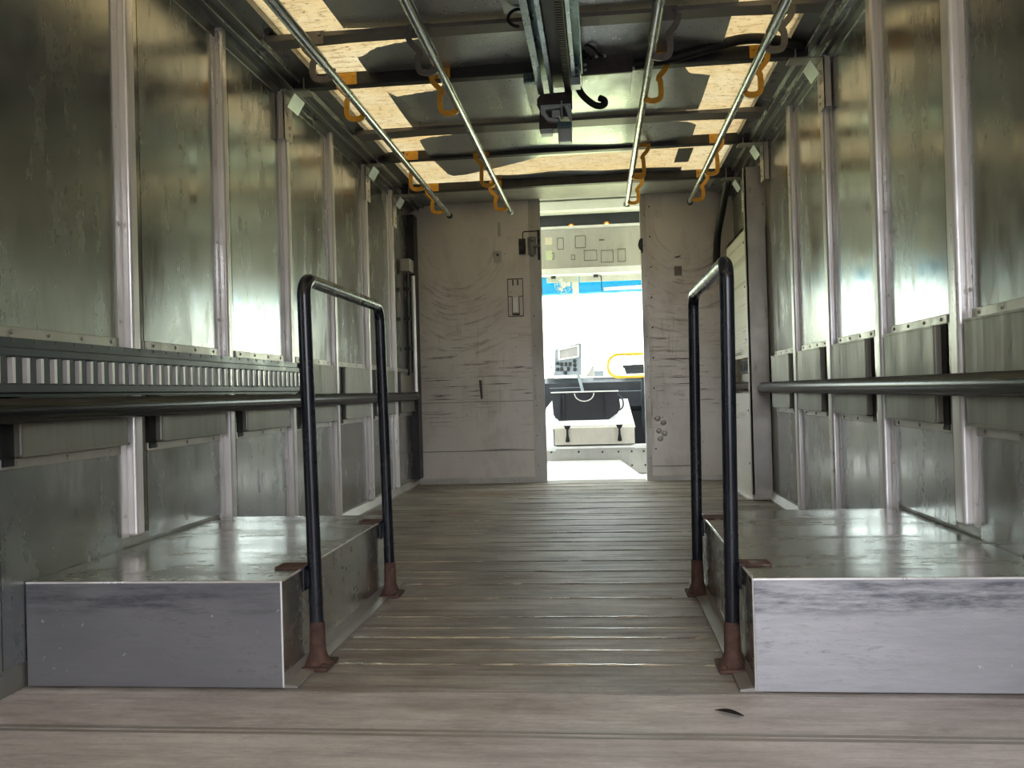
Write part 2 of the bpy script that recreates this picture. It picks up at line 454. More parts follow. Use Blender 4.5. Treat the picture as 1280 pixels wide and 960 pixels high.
LST = [1.01, 1.63, 2.25, 2.87, 3.49, 4.11, 4.73, 5.35]
RST = [1.04, 1.66, 2.275, 2.89, 3.505, 4.12]
wl = side_wall('wall_left', 1, XL, [.39]+LST, .075)
wr = side_wall('wall_right', -1, XR, [.42]+RST, .088)
for nm, x0, s, ya, yb in (('baseboard_left', XL, 1, BY1+.003, YF), ('baseboard_right', XR, -1, BY1+.003, 4.93)):
    struct(MB().prism([(x0, 0), (x0+s*.030, 0), (x0+s*.030, .012), (x0+s*.010, .05), (x0, .05)], 'y', ya, yb).build(nm, M['edge']))

# roof: fibreglass skin, corner rails ------------------------------------
struct(MB().grid(lambda u, v: (-1.30+2.22*u, YB+6.65*v, ZC+.008+.02*math.sin(PI*u)), 12, 10, .004).build('ceiling', M['roof']))
for nm, x0, s in (('trim_1', XL, 1), ('trim_2', XR, -1)):
    X = lambda d: x0+s*d
    m = MB()
    # stepped extruded corner rail, profile in (x, z)
    prof = [(0,2.03),(0,1.915),(.008,1.915),(.010,1.945),(.028,1.947),(.030,1.957),(.055,1.957),(.057,1.949),(.064,1.949),(.066,1.966),
            (.095,1.970),(.097,1.962),(.104,1.962),(.106,1.978),(.168,1.985),(.168,2.03)]
    m.prism([(X(d), z) for d, z in prof], 'y', YB, YF)
    t = struct(m.build(nm, M['cornice']))
    for d, z in ((.0605, 1.9475), (.1005, 1.9605), (.004, 1.914)):
        MB().box(X(d-.0022), X(d+.0022), YB, YF, z-.001, z+.003).build('bright_lip', M['cornicebright'], t)

# unseen rear frame; left half closed off, added to shade the left wheel box
struct(MB().box(XL-.03, -.15, YB-.05, YB, 0, 2.03).box(XL-.03, XR+.03, YB-.05, YB, 1.9, 2.05).build('wall_rear_blocker', M['wall']))

# bulkhead ------------------------------------------------------------------
wb = struct(MB().box(XL-.03, -.470, YF, YF+.04, 0, 2.10).build('wall_back', M['bulk']))
RV = [.12+.21*k for k in range(9)]
m = MB().box(-.474, -.392, YF-.004, YF+.045, 0, 2.06).box(-.398, -.392, YF-.012, YF+.045, 0, 2.0); m.mi = 1
for z in RV: m.lathe((-.452, YF-.004, z), (0,-1,0), [(0,.004),(.002,.0035),(.003,.001)], 8)
m.build('door_post', [M['bulkedge'], M['brownsteel']], wb)
m = MB().box(.337, XR+.03, YF, YF+.04, 0, 2.12); m.mi = 1
for z in RV: m.lathe((.368, YF, z+.1), (0,-1,0), [(0,.006),(.002,.005),(.004,.001)], 8)
m.mi = 2
for px, pz in ((.385,.43),(.425,.40),(.392,.345),(.43,.325),(.40,.29)): m.lathe((px, YF, pz), (0,-1,0), [(0,.020),(.003,.014),(.005,.004)], 12)
m.build('right_panel', [M['bulk'], M['brownsteel'], M['bulkedge']], wb)
m = MB().box(.303, .341, YF-.006, YF+.05, 0, 2.06); m.mi = 1
for z in RV: m.lathe((.330, YF-.006, z+.04), (0,-1,0), [(0,.004),(.002,.0035),(.003,.001)], 8)
m.build('door_post', [M['bulkedge'], M['brownsteel']], wb)
MB().box(XL+.02, XR-.02, 5.68, YF, 1.986, 1.996).build('soffit', M['bulkedge'], wb)
MB().box(-.395, .305, YF, YF+.04, 2.003, 2.12).box(-.41, .34, YF-.012, YF, 1.998, 2.012).box(-.41, .34, YF-.02, YF, 2.03, 2.04).build('header_panel', M['bulkedge'], wb)
m = MB().box(XL, -.47, YF-.006, YF, 0, .042)
for k in range(8): m.lathe((-1.28+.11*k, YF-.006, .02), (0,-1,0), [(0,.007),(.003,.006),(.005,.002)], 8)
m.box(.341, XR, YF-.006, YF, 0, .035)
m.build('kick_strip', M['bulkedge'], wb)
m = MB().box(XL, -.474, YF-.003, YF, .228, .232); m.box(XL+.0, -.474, YF-.003, YF, .575, .578)
m.box(.341, .62, YF-.003, YF, .098, .102)
m.build('panel_seams', M['mark'], wb)
# scrape marks with a shape of their own
m = MB()
for (a, b, z, t) in ((-1.28,-1.02,.735,.005),(-1.12,-.95,.69,.004),(-.82,-.60,.70,.006),(-.55,-.47,.63,.006),(-1.25,-.98,.60,.005),(-.96,-.80,.62,.004),
                     (-.66,-.48,.655,.004),(.38,.50,.98,.004),(.40,.60,.84,.003),(.45,.62,.71,.004),(-.90,-.50,.238,.005),(.36,.47,.62,.003)):
    m.prism([(a,z),((a+b)/2,z-t*.6),(b,z+t*.2),((a+b)/2,z+t*.6)], 'y', YF-.0012, YF+.001)
m.prism([(-.855,.73),(-.835,.73),(-.83,.60),(-.845,.595)], 'y', YF-.0012, YF+.001)
m.build('scrapes', M['mark'], wb)

# ------------------------------------------------------------------ wheel boxes
def wheel_box(x0, x1, s, label):
    t = thing('wheel_box', ((x0+x1)/2, (BY0+BY1)/2, 0), label, 'wheel box', 'wheel boxes along the side walls')
    MB().box(x0, x1, BY0+.004, BY1, .002, BH, bevel=.003).build('cover', M['boxtop'], t)
    MB().box(x0, x1, BY0, BY0+.005, .002, BH-.003, bevel=.0015).build('front_panel', M['boxfrontshaded' if s > 0 else 'boxfront'], t)
    ae = x1 if s > 0 else x0
    m = MB().tube([(x0, BY0+.003, BH-.002), (x1, BY0+.003, BH-.002)], .003, 8)
    m.tube([(ae, BY0+.004, .003), (ae, BY0+.004, BH-.002)], .003, 8).tube([(ae, BY0+.004, BH-.002), (ae, BY1-.004, BH-.002)], .0025, 8)
    m.build('folded_edge', M['stud'], t)
    MB().prism([(ae, .001), (ae+s*.033, .001), (ae+s*.033, .006), (ae+s*.004, .009), (ae, .03)], 'y', BY0+.003, BY1+.03).build('floor_flange', M['flange'], t)
    return t
wheel_box(XL+.006, -.715, 1, 'low aluminium wheel box against the left wall, its shaded front scuffed along the top')
wheel_box(.305, XR-.006, -1, 'low aluminium wheel box against the right wall, its pale front heavily scraped')

# handrails ------------------------------------------------------------------
def handrail(xb, xt, xbox, s, label):
    t = thing('handrail', (xb, 2.35, 0), label, 'handrail', 'black handrails beside the wheel boxes')
    r = .0165; ya, yb = 2.0, 2.71; zt = .925
    p = fillet([(xb, ya, .012), (xt, ya, zt), (xt, yb, zt), (xb, yb, .012)], .045, 7)
    MB().tube(p, r, 16).build('tube', M['blackpaint'], t, 40)
    for y in (ya, yb):
        m = MB()
        ring = lambda z, rr: (z, rr)
        # rusted sleeve, torn higher on the aisle side
        m.lathe((xb, y, .008), (0,0,1), [(0,.034),(.012,.026),(.03,.0195),(.085,.0180),(.10,.0172)], 14)
        m.box(xb-.036-(.012 if s > 0 else 0), xb+.036+(.012 if s < 0 else 0), y-.045, y+.045, .002, .011, bevel=.002)
        m.hexa([(xb-.004, y-.005, .008), (xb+.004, y-.005, .008), (xb+.004, y+.04, .008), (xb-.004, y+.04, .008),
                (xb-.004, y-.005, .07), (xb+.004, y-.005, .07), (xb+.004, y+.018, .055), (xb-.004, y+.018, .055)])
        m.lathe((xb+s*.024, y-.03, .011), (0,0,1), [(0,.007),(.005,.007),(.006,.003)], 6)
        m.build('rusty_foot', M['rust'], t, 35)
        m = MB().box(xbox-s*.066, xbox+s*.002, y-.030, y+.030, BH+.0005, BH+.005, bevel=.001)
        m.build('rusty_plate', M['rust'], t)
        m = MB().box(xbox, xbox+s*.005, y-.028, y+.028, BH-.052, BH+.005, bevel=.001)
        m.box(min(xbox, xt), max(xbox, xt), y-.012, y+.012, BH-.045, BH-.005)
        m.build('side_clamp', M['blackpaint'], t)
    return t
handrail(-.686, -.699, -.711, 1, 'black tubular handrail with rusty feet beside the left wheel box')
handrail(.280, .292, .301, -1, 'black tubular handrail with rusty feet beside the right wheel box')

# bumper rails ------------------------------------------------------------------
def bumper_rail(s, x0, ya, yb, label):
    t = thing('bumper_rail', (x0+s*.058, (ya+yb)/2, .60), label, 'bumper rail', 'black bumper rails along the side walls')
    p = [(x0+s*.058, ya, .628), (x0+s*.058, yb-.12, .628), (x0+s*.054, yb-.05, .629), (x0+s*.040, yb-.012, .629), (x0+s*.034, yb, .629)]
    MB().tube(p, [.0285,.0285,.027,.024,.012], 18).build('tube', M['bumper'], t, 50)
    y = ya+.1
    while y < yb-.1:
        MB().box(x0+s*.030, x0+s*.05, y-.03, y+.03, .609, .649).build('standoff', M['blackrubber'], t); y += .62
    return t
bumper_rail(1, XL, .3, 5.9, 'long black padded bumper rail along the left wall under the slotted rail')
bumper_rail(-1, XR, .3, 4.912, 'long black padded bumper rail along the right wall, ending at the corner cabinet')

# slotted cargo rail ------------------------------------------------------------------
def cargo_rail(s, x0, ya, yb, z0, z1, pitch, loc_label, name='slotted_rail'):
    d0, d1 = .033, .047
    X = lambda d: x0+s*d
    h = z1-z0; m = MB()
    m.box(X(d0), X(d1), ya, yb, z0+h*.06, z0+h*.24, bevel=.003); m.box(X(d0), X(d1), ya, yb, z1-h*.26, z1-h*.08, bevel=.003)
    m.box(X(d0), X(d0+.004), ya, yb, z0, z0+h*.08); m.box(X(d0), X(d0+.004), ya, yb, z1-h*.10, z1+h*.10)
    y = ya
    while y < yb-.001:
        m.box(X(d0), X(d1-.001), y+.010, min(y+pitch*.58, yb), z0+h*.22, z1-h*.24)
        m.mi = 1; m.box(X(d0), X(d1-.0005), y, y+.0105, z0+h*.25, z1-h*.27); m.mi = 0; y += pitch  # bright insert paints the light caught by each slot's far side
    o = m.build(name, [M['etrack'], M['stud']])
    MB().box(X(d0-.002), X(d0+.002), ya, yb, z0+h*.2, z1-h*.2).build('slot_shade', M['mark'], o)  # dark backing paints the shade inside the slots
    return tag(o, loc_label, 'cargo rail')
r = cargo_rail(1, XL, .5, 3.565, .660, .778, .0485, 'grey slotted steel cargo rail on the left wall above the black bumper')
y = 1.55
while y < 3.5:
    MB().box(XL+.033, XL+.0378, y, y+.006, .781, .789).build('nail_slot', M['mark'], r); y += .075

# right corner cabinet -------------------------------------------------------------
t = thing('corner_cabinet', (.88, 5.3, 0), 'tall narrow aluminium cabinet in the far right corner beside the bulkhead', 'cabinet')
m = MB().box(.828, .845, 4.93, 5.66, .002, .595); m.box(.828, .845, 4.93, 5.66, .800, 1.535); m.box(.828, XR-.005, 4.93, 5.66, 1.52, 1.535)
m.box(.905, .915, 4.96, 5.66, .55, .85)
m.mi = 1
for z in (.2,.5,.9,1.2,1.45): m.lathe((.828, 5.0, z), (-1,0,0), [(0,.007),(.002,.006),(.004,.002)], 8)
m.build('side_panel', [M['bulk'], M['brownsteel']], t)
m = MB().box(.826, XR-.005, 4.915, 4.935, .002, 1.86, bevel=.002); m.box(.826, .838, 4.915, 4.965, .03, 1.86, bevel=.002)
m.build('front_panel', M['edge'], t)
MB().box(.846, .904, 4.97, 5.03, .60, .80).build('dark_recess_end', M['blackrubber'], t)
MB().box(.800, .829, 4.95, 5.66, .001, .008).build('bottom_flange', M['stud'], t)
m = MB(); m.box(.880, .904, 5.04, 5.64, .715, .73); m.box(.880, .904, 5.04, 5.64, .775, .79)
y = 5.04
while y < 5.62: m.box(.884, .904, y, y+.028, .72, .78); y += .047
tag(m.build('slotted_rail', M['etrack']), 'short slotted steel rail inside the recess of the corner cabinet', 'cargo rail')
m = MB().tube([(.876, 5.04, .635), (.876, 5.64, .635)], .027, 14)
tag(m.build('bumper_rail', M['bumper'], None, 50), 'short black bumper piece inside the recess of the corner cabinet', 'bumper rail')

# ------------------------------------------------------------------ crossbeams, bows
def crossbeam(y, z0, z1, xa, xb, label, brl, brr):
    t = thing('crossbeam', ((xa+xb)/2, y, z0), label, 'crossbeam', 'black crossbeams under the roof')
    MB().box(xa, xb, y, y+.05, z0, z1, bevel=.004).build('beam', M['darksteel'], t)
    for s, xe, xw, on in ((1, xa, XL, brl), (-1, xb, XR, brr)):
        m = MB()
        m.box(xe+s*.048, xe+s*.053, y-.004, y+.056, z0-.012, z1+.006)              # collar
        m.box(xw+s*.034, xe+s*.075, y-.012, y+.062, z0-.016, z0-.011)                # top leaf
        m.build('end_collar', M['edge'], t)
        m = MB().box(xw+s*.032, xw+s*.036, y-.012, y+.085, z0-.21, z0-.012)           # leaf on the stud
        m.box(xw+s*.010, xw+s*.036, y-.012, y-.008, z0-.21, z0-.012)
        for zz in (.06,.10,.15,.18):
            m.lathe((xw+s*.036, y+.03+.02*(zz > .12), z0-zz), (s,0,0), [(0,.008),(.005,.008),(.006,.004)], 6)
        m.build('end_bracket', M['bulk'], t)
        a, b = (xw+s*.090, z0-.030), (xw+s*.058, z0-.084)
        nx, nz = .0035, .0035*s
        m = MB().hexa([(a[0], y-.03, a[1]), (b[0], y-.03, b[1]), (b[0], y+.095, b[1]), (a[0], y+.095, a[1]),
                       (a[0]-s*.003, y-.03, a[1]+.003), (b[0]-s*.003, y-.03, b[1]+.003), (b[0]-s*.003, y+.095, b[1]+.003), (a[0]-s*.003, y+.095, a[1]+.003)])
        m.build('brace_plate', M['reflector'], t)
crossbeam(3.50, 1.936, 1.992, -1.25, .852, 'nearest black steel crossbeam under the roof, passing behind the overhead track', 1, 1)
crossbeam(4.76, 1.958, 2.010, -1.265, .852, 'middle black steel crossbeam under the roof, just past the end of the overhead track', 1, 1)
crossbeam(5.40, 1.928, 1.980, -1.23, .852, 'farthest black steel crossbeam, right in front of the bulkhead top', 1, 1)
for y0, y1, lb in ((3.065, 3.145, 'grey flat roof bow in front of the nearest crossbeam'), (4.235, 4.345, 'grey flat roof bow between the nearest and middle crossbeams')):
    m = MB().prism([(-1.19,1.952),(-.9,1.962),(.5,1.962),(.81,1.952),(.81,1.977),(-1.19,1.977)], 'y', y0, y1)
    tag(m.build('roof_bow', M['bow']), lb, 'roof bow', 'grey roof bows')

# ------------------------------------------------------------------ hanging poles and their hooks
POLES = [(-.930, -.955, 5.60, 'outer left'), (-.543, -.551, 5.57, 'inner left'), (.210, .196, 5.53, 'inner right'), (.596, .592, 5.55, 'outer right')]
ZP = 1.81
for xa, xb, ye, wh in POLES:
    t = thing('hanging_pole', ((xa+xb)/2, 3.5, ZP), 'long steel pole hung lengthwise under the roof, the %s one of four' % wh, 'pole', 'steel poles hung under the roof')
    X = lambda y: xa+(xb-xa)*(y-2.4)/(ye-2.4)
    MB().tube([(X(1.2), 1.2, ZP), (X(2.93), 2.93, ZP)], .0185, 14).build('outer_sleeve', M['chrome'], t, 40)
    MB().tube([(X(2.9), 2.9, ZP), (X(ye-.02), ye-.02, ZP)], .0155, 14).build('rod', M['chrome'], t, 40)
    MB().lathe((X(ye-.03), ye-.03, ZP), (0,1,0), [(0,.016),(.004,.021),(.03,.021),(.036,.015)], 14).build('end_cap', M['blackrubber' if 'outer' in wh else 'zinc'], t, 40)
    sd = -1 if 'left' in wh else 1
    k = 1.12 if wh.endswith('left') else 1.0
    for yb, zb, bl, mt in ((3.06, 1.955, 'roof bow nearest the camera', 'greyhook'), (3.50, 1.965, 'nearest crossbeam', 'yellow'), (4.76, 1.985, 'middle crossbeam', 'yellow'), (5.40, 1.955, 'farthest crossbeam', 'yellow')):
        px = X(yb-.02)
        colw = 'grey' if mt == 'greyhook' else 'yellow'
        h = thing('pole_hook', (px, yb, zb-.17), '%s steel hook holding the %s pole, fixed to the %s' % (colw, wh, bl), 'hook', 'hooks holding the hanging poles')
        pts = [(.098, zb-.012-ZP+1.81), (.092, zb-.045), (.060, zb-.085), (.066, zb-.10), (.068, 1.825), (.062, 1.803), (.045, 1.795), (.022, 1.795), (.006, 1.806), (.000, 1.832)]
        pts = [(px+sd*k*d, yb-.012, z if i < 4 else z+(-.006 if mt == 'yellow' else 0)) for i, (d, z) in enumerate(pts)]
        MB().tube(smoothpath(pts, 4), 0, flat=(.013, .021, (0,0,1))).build('bent_bar', M[mt], h)
        m = MB().box(px+sd*.030*k, px+sd*.100*k, yb-.0055, yb-.0006, zb-.028, zb+.022, bevel=.001)
        for dd in (.045, .085): m.lathe((px+sd*dd*k, yb-.005, zb+.008), (0,-1,0), [(0,.007),(.004,.006),(.005,.002)], 8)
        m.build('mounting_plate', M[mt], h)

# ------------------------------------------------------------------ torn sheets under the roof
def interp(pts, x):
    if x <= pts[0][0]: return pts[0][1]
    for (a, b), (c, d) in zip(pts, pts[1:]):
        if x <= c: return b+(d-b)*(x-a)/(c-a)
    return pts[-1][1]
def ceil_sheet(near, far, label, sag=.02, z=1.988, ragged=.006, seed=1, nsag=0.0):
    rnd = random.Random(seed); nx, ny = 60, 14
    jit = [rnd.uniform(-ragged, ragged) for _ in range(nx+1)]
    x0, x1 = near[0][0], near[-1][0]
    def fn(u, v):
        x = x0+(x1-x0)*u
        a = interp(near, x)+jit[int(round(u*nx))]*(1 if near[0] != near[-1] else 0); b = interp(far, x)
        zz = z-sag*math.sin(PI*v)*(.6+.4*math.sin(3.1*u*PI+seed))-nsag*(1-v)**3*(.5+.5*math.sin(7*u+seed))
        return (x, a+(b-a)*v, zz)
    o = MB().grid(fn, nx, ny, .0015).build('ceiling_sheet', M['sheet'], None, 60)
    return tag(o, label, 'ceiling sheet', 'torn grey sheets under the roof')
ceil_sheet([(-.90,1.6),(.52,1.6)], [(-.895,3.08),(-.55,3.13),(.52,3.10)], 'grey metal ceiling sheet nearest the camera, before the first roof bow', .012, 1.990, .001, 2)
ceil_sheet([(-.92,3.33),(-.90,3.325),(-.826,3.26),(-.694,3.222),(-.553,3.155),(-.30,3.136),(-.22,3.14)], [(-.92,3.56),(-.22,3.56)],
           'sagging grey ceiling sheet with torn slanted edge, left of the track before the nearest crossbeam', .014, 1.986, .005, 3, .012)
ceil_sheet([(-.215,3.12),(.51,3.16)], [(-.215,3.57),(.505,3.57)], 'grey ceiling sheet right of the overhead track, before the nearest crossbeam', .010, 1.985, .002, 4)
ceil_sheet([(-.905,3.75),(-.877,3.815),(-.675,3.765),(-.6,3.60),(-.293,3.60)], [(-.884,4.27),(-.293,4.29)],
           'grey ceiling sheet left of the track, just past the nearest crossbeam', .014, 1.986, .004, 5)
ceil_sheet([(-.30,3.6),(.36,3.6),(.42,3.76),(.507,3.79)], [(-.30,4.28),(.13,4.31),(.505,4.25)],
           'grey ceiling sheet behind the control box, past the nearest crossbeam', .012, 1.985, .003, 6)
ceil_sheet([(-.918,4.50),(-.872,4.461),(-.641,4.413),(-.45,4.331),(-.31,4.29),(.13,4.385),(.475,4.44),(.525,4.50)],
           [(-.918,4.95),(-.905,5.20),(-.87,5.27),(-.80,5.26),(-.628,5.165),(-.29,4.94),(.20,4.93),(.525,4.70)],
           'buckled grey ceiling sheet spanning the roof at the middle crossbeam', .014, 1.986, .006, 7)
m = MB().grid(lambda u, v: (.475+.085*u+.02*v*0, 4.95+.30*v, 1.990), 2, 4, .002)
tag(m.build('ceiling_patch', M['bow']), 'small dark rectangular patch under the lit roof past the middle crossbeam', 'patch')
m = MB().grid(lambda u, v: (-.62+1.15*u, 5.30+.012*math.sin(11*u)+.05*u*u+.16*v*(1-.5*u), 1.986-.004*math.sin(14*u)-.006*v), 40, 3, .0015)
tag(m.build('ceiling_sheet', M['sheet']), 'narrow pale sheet strip left over the farthest crossbeam', 'ceiling sheet')
m = MB().box(-.30, -.205, 1.6, 3.02, 1.972, 1.976)
tag(m.build('seam_cover', M['box_alu']), 'pale lengthwise seam cover on the ceiling left of the track', 'seam cover')

# ------------------------------------------------------------------ overhead track
t = thing('overhead_track', (-.13, 3.0, 1.85), 'dark teal overhead track with toothed rack and latch hanging in the roof centre', 'track')
ya, yb = 1.2, 3.60
def channel(xa, xb, y0, y1, z0, z1, th, lipw):
    m = MB(); m.box(xa, xb, y0, y1, z1-th, z1); m.box(xa, xa+th, y0, y1, z0, z1); m.box(xb-th, xb, y0, y1, z0, z1)
    return m
m = channel(-.222, -.160, ya, yb-.02, 1.876, 1.934, .006, 0); m.build('left_channel', M['teal'], t)
MB().box(-.2235, -.199, ya, yb-.02, 1.872, 1.880).box(-.176, -.160, ya, yb-.02, 1.872, 1.880).build('channel_lip', M['tealbright'], t)
MB().box(-.158, -.116, ya, yb, 1.905, 1.933).build('centre_bar', M['darksteel'], t)
m = MB().box(-.114, -.084, ya, yb+.02, 1.880, 1.915); m.build('rack_bar', M['brownsteel'], t)
m = MB(); y = 2.3
while y < yb: m.box(-.112, -.090, y, y+.009, 1.872, 1.882); y += .019
m.build('rack_teeth', M['brownsteel'], t)
channel(-.080, -.036, ya, 3.42, 1.888, 1.934, .005, 0).build('right_channel', M['teal'], t)
MB().box(-.080, -.066, ya, 3.42, 1.884, 1.890).build('channel_lip', M['tealbright'], t)
m = MB().box(-.084, -.046, 3.435, 3.441, 1.855, 1.985, bevel=.001); m.box(-.084, -.046, 3.43, 3.49, 1.853, 1.858)
m.build('hanger_plate', M['zinc'], t)
m = MB()
for z in (1.965, 1.935, 1.905): m.lathe((-.062, 3.434, z), (0,-1,0), [(0,.009),(.003,.009),(.004,.004)], 10)
m.box(-.072, -.052, 3.4325, 3.435, 1.885, 1.893)
m.build('bolts', M['mark'], t)
m = MB().box(-.275, -.205, 3.46, 3.495, 1.885, 1.925, bevel=.003)
for xx in (-.262, -.244, -.224): m.lathe((xx, 3.46, 1.90), (0,-1,0), [(0,.010),(.006,.010),(.012,.006)], 8)
m.build('left_bracket', M['teal'], t)
# end mechanism
m = MB().prism([(-.232,1.862),(-.232,1.838),(-.222,1.815),(-.085,1.812),(-.085,1.885),(-.14,1.885),(-.215,1.882)], 'y', 3.60, 3.612)
m.build('end_plate', M['brownsteel'], t)
m = MB().box(-.222, -.088, 3.60, 3.66, 1.782, 1.815, bevel=.004); m.box(-.225, -.14, 3.60, 3.67, 1.735, 1.782, bevel=.003)
m.build('latch_body', M['brownsteel'], t)
m = MB()
m.prism([(-.215,1.815),(-.215,1.795),(-.190,1.762),(-.150,1.755),(-.140,1.765),(-.182,1.775),(-.197,1.80),(-.197,1.808),(-.125,1.812),(-.125,1.822),(-.205,1.822)], 'y', 3.575, 3.60)
m.box(-.170, -.135, 3.578, 3.60, 1.776, 1.806, bevel=.003); m.box(-.215, -.090, 3.57, 3.60, 1.818, 1.826)
m.tube([(-.128, 3.572, 1.84), (-.128, 3.572, 1.762)], .004, 8)
m.prism([(-.118,1.825),(-.090,1.815),(-.088,1.758),(-.100,1.772)], 'y', 3.578, 3.60)
m.build('latch', M['zinc'], t)
MB().box(-.218, -.170, 3.60, 3.65, 1.716, 1.738, bevel=.003).build('small_block', M['zinc'], t)
MB().box(-.150, -.088, 3.59, 3.65, 1.735, 1.760, bevel=.003).build('motor_cap', M['teal'], t)
m = MB().box(-.147, -.090, 3.60, 3.65, 1.680, 1.737, bevel=.006)
m.build('motor', M['zinc'], t)

t = thing('control_box', (.06, 3.6, 1.905), 'flat dark fronted metal box under the nearest crossbeam, right of the track', 'box')
m = MB().prism([(-.044,1.903),(.162,1.906),(.163,2.005),(.09,2.003),(.088,1.998),(-.044,1.985)], 'y', 3.472, 3.482)
m.mi = 1
for xx, zz in ((-.026,1.925),(-.026,1.945),(.055,1.975),(.02,1.975)): m.lathe((xx, 3.472, zz), (0,-1,0), [(0,.007),(.002,.006),(.004,.002)], 8)
m.build('front_plate', [M['brownsteel'], M['zinc']], t)
MB().box(-.042, .161, 3.483, 3.735, 1.905, 1.930, bevel=.002).build('tray', M['box_alu'], t)
m = MB()
m.tube(smoothpath([(-.065,3.56,1.90), (-.04,3.60,1.866), (.0,3.62,1.835), (.03,3.62,1.824), (.05,3.62,1.832), (.047,3.62,1.848), (.03,3.63,1.86)], 8), .014, 12)
tag(m.build('black_hose', M['blackrubber'], None, 60), 'short black hose curling out beneath the control box', 'hose')
m = MB()
m.tube(smoothpath([(-.03,3.46,1.965), (-.045,3.42,1.99), (-.03,3.37,1.955), (-.012,3.40,1.955), (.0,3.46,1.962)], 8), .004, 8)
m.tube(smoothpath([(-.02,3.46,1.97), (-.03,3.38,1.985), (.0,3.34,1.965), (.03,3.40,1.955), (.04,3.468,1.975)], 8), .005, 8)
tag(m.build('looped_wires', M['blackrubber'], None, 60), 'thin black wires looping above the control box beside the track', 'wires')
m = MB()
m.tube(smoothpath([(.17,3.455,1.925), (.30,3.45,1.938), (.45,3.44,1.965), (.57,3.44,1.990), (.66,3.44,1.990), (.76,3.45,1.972), (.83,3.47,1.962)], 8), [.020]*40+[.018]*9, 12)
tag(m.build('black_cable', M['blackrubber'], None, 60), 'thick black cable draped along the nearest crossbeam toward the right wall', 'cable')
m = MB().tube([( -.245+.038*math.cos(a), 2.97, 1.935+.03*math.sin(a)) for a in [2*PI*k/24 for k in range(19)]], .006, 8)
tag(m.build('cable_loop', M['blackrubber'], None, 60), 'black cable loop left of the overhead track near the first roof bow', 'cable')
m = MB().tube(smoothpath([(.835,5.49,1.96), (.832,5.62,1.90), (.825,5.80,1.78), (.812,5.92,1.66), (.805,5.95,1.52), (.802,5.96,1.40)], 8), .024, 12)
tag(m.build('black_hose', M['blackrubber'], None, 60), 'black hose running down the right edge of the bulkhead', 'hose')

# ------------------------------------------------------------------ left corner slide rail
t = thing('slide_rail', (-1.27, 5.75, .75), 'narrow vertical slide rail with a bracket in the far left corner', 'rail')
MB().box(-1.30, -1.235, 5.62, 5.74, 1.46, 1.545, bevel=.004).build('bracket', M['edge'], t)
MB().tube([(-1.272, 5.70, 1.47), (-1.272, 5.70, .77)], .012, 10).build('dark_rod', M['darksteel'], t)
MB().tube([(-1.268, 5.86, 1.46), (-1.268, 5.86, .66)], .014, 10).build('bright_rod', M['stud'], t)
for z in (1.35,1.15,.95): MB().box(-1.30, -1.255, 5.685, 5.715, z-.012, z+.012).build('rod_clip', M['darksteel'], t)
struct(MB().box(XL, XL+.05, 5.93, YF-.001, .05, 1.9).build('corner_gap_strip', M['darksteel']))  # dark strip stands in for the dark gap between wall and bulkhead

# ------------------------------------------------------------------ fittings on the bulkhead
t = thing('door_latch', (-.50, YF, 1.60), 'black and steel door latch at the upper left of the doorway', 'latch')
MB().box(-.545, -.497, YF-.016, YF, 1.605, 1.715, bevel=.002).build('black_plate', M['blackpaint'], t)
m = MB().tube(fillet([(-.515, YF-.008, 1.71), (-.515, YF-.008, 1.765), (-.412, YF-.008, 1.765)], .015, 4), .004, 8); m.box(-.412, -.396, YF-.018, YF-.004, 1.56, 1.77)
m.build('guard_bracket', M['blackpaint'], t)
m = MB().lathe((-.452, YF-.004, 1.665), (0,-1,0), [(0,.028),(.018,.026),(.022,.02)], 16)
m.box(-.482, -.424, YF-.014, YF-.004, 1.60, 1.725, bevel=.004)
m.box(-.463, -.441, YF-.034, YF-.012, 1.59, 1.69, bevel=.004); m.tube([(-.45, YF-.022, 1.655), (-.398, YF-.022, 1.66)], .008, 10)
m.lathe((-.452, YF-.012, 1.71), (0,-1,0), [(0,.02),(.012,.018),(.016,.01)], 14)
m.build('latch_case', M['latch'], t)
t = thing('recessed_handle', (-.578, YF, 1.17), 'flush recessed pull handle with outline on the bulkhead left of the doorway', 'handle')
m = MB()
for a, b, c, d in ((-.632,-.525,1.170,1.176),(-.632,-.525,1.432,1.438),(-.634,-.629,1.17,1.438),(-.528,-.523,1.17,1.438),(-.605,-.600,1.18,1.31),(-.556,-.551,1.18,1.31),(-.605,-.551,1.18,1.192),(-.63,-.60,1.31,1.315),(-.555,-.525,1.31,1.315),(-.60,-.59,1.39,1.43),(-.565,-.555,1.39,1.43)):
    m.box(a, b, YF-.003, YF, c, d)
m.build('outline', M['mark'], t)
MB().box(-.598, -.558, YF-.010, YF, 1.20, 1.305, bevel=.003).build('paddle', M['stud'], t)
m = MB().box(-.722, -.672, YF-.004, YF, 1.555, 1.640, bevel=.002)
o = m.build('cover_plate', M['bulkedge']); tag(o, 'small square cover plate on the bulkhead left of the latch', 'plate')
MB().lathe((-.697, YF-.004, 1.61), (0,-1,0), [(0,.009),(.003,.008),(.004,.003)], 10).build('screw', M['mark'], o)
tag(MB().box(-.692, -.672, YF-.003, YF, 1.74, 1.84, bevel=.001).build('slim_plate', M['bulkedge']), 'slim upright metal plate high on the bulkhead under the inner left pole', 'plate')
tag(MB().box(.528, .580, YF-.002, YF, 1.412, 1.478).build('dark_label', M['bow']), 'small dark square label on the bulkhead right of the doorway', 'label')
tag(MB().prism([(.525,1.536),(.555,1.536),(.58,1.548),(.57,1.552),(.54,1.545)], 'y', YF-.0015, YF).build('dark_scrap', M['mark']), 'dark scrap of tape above the small dark label', 'tape')
t = thing('doorway_pull', (.30, YF, 1.62), 'black half round door pull on the right doorway post', 'door pull')
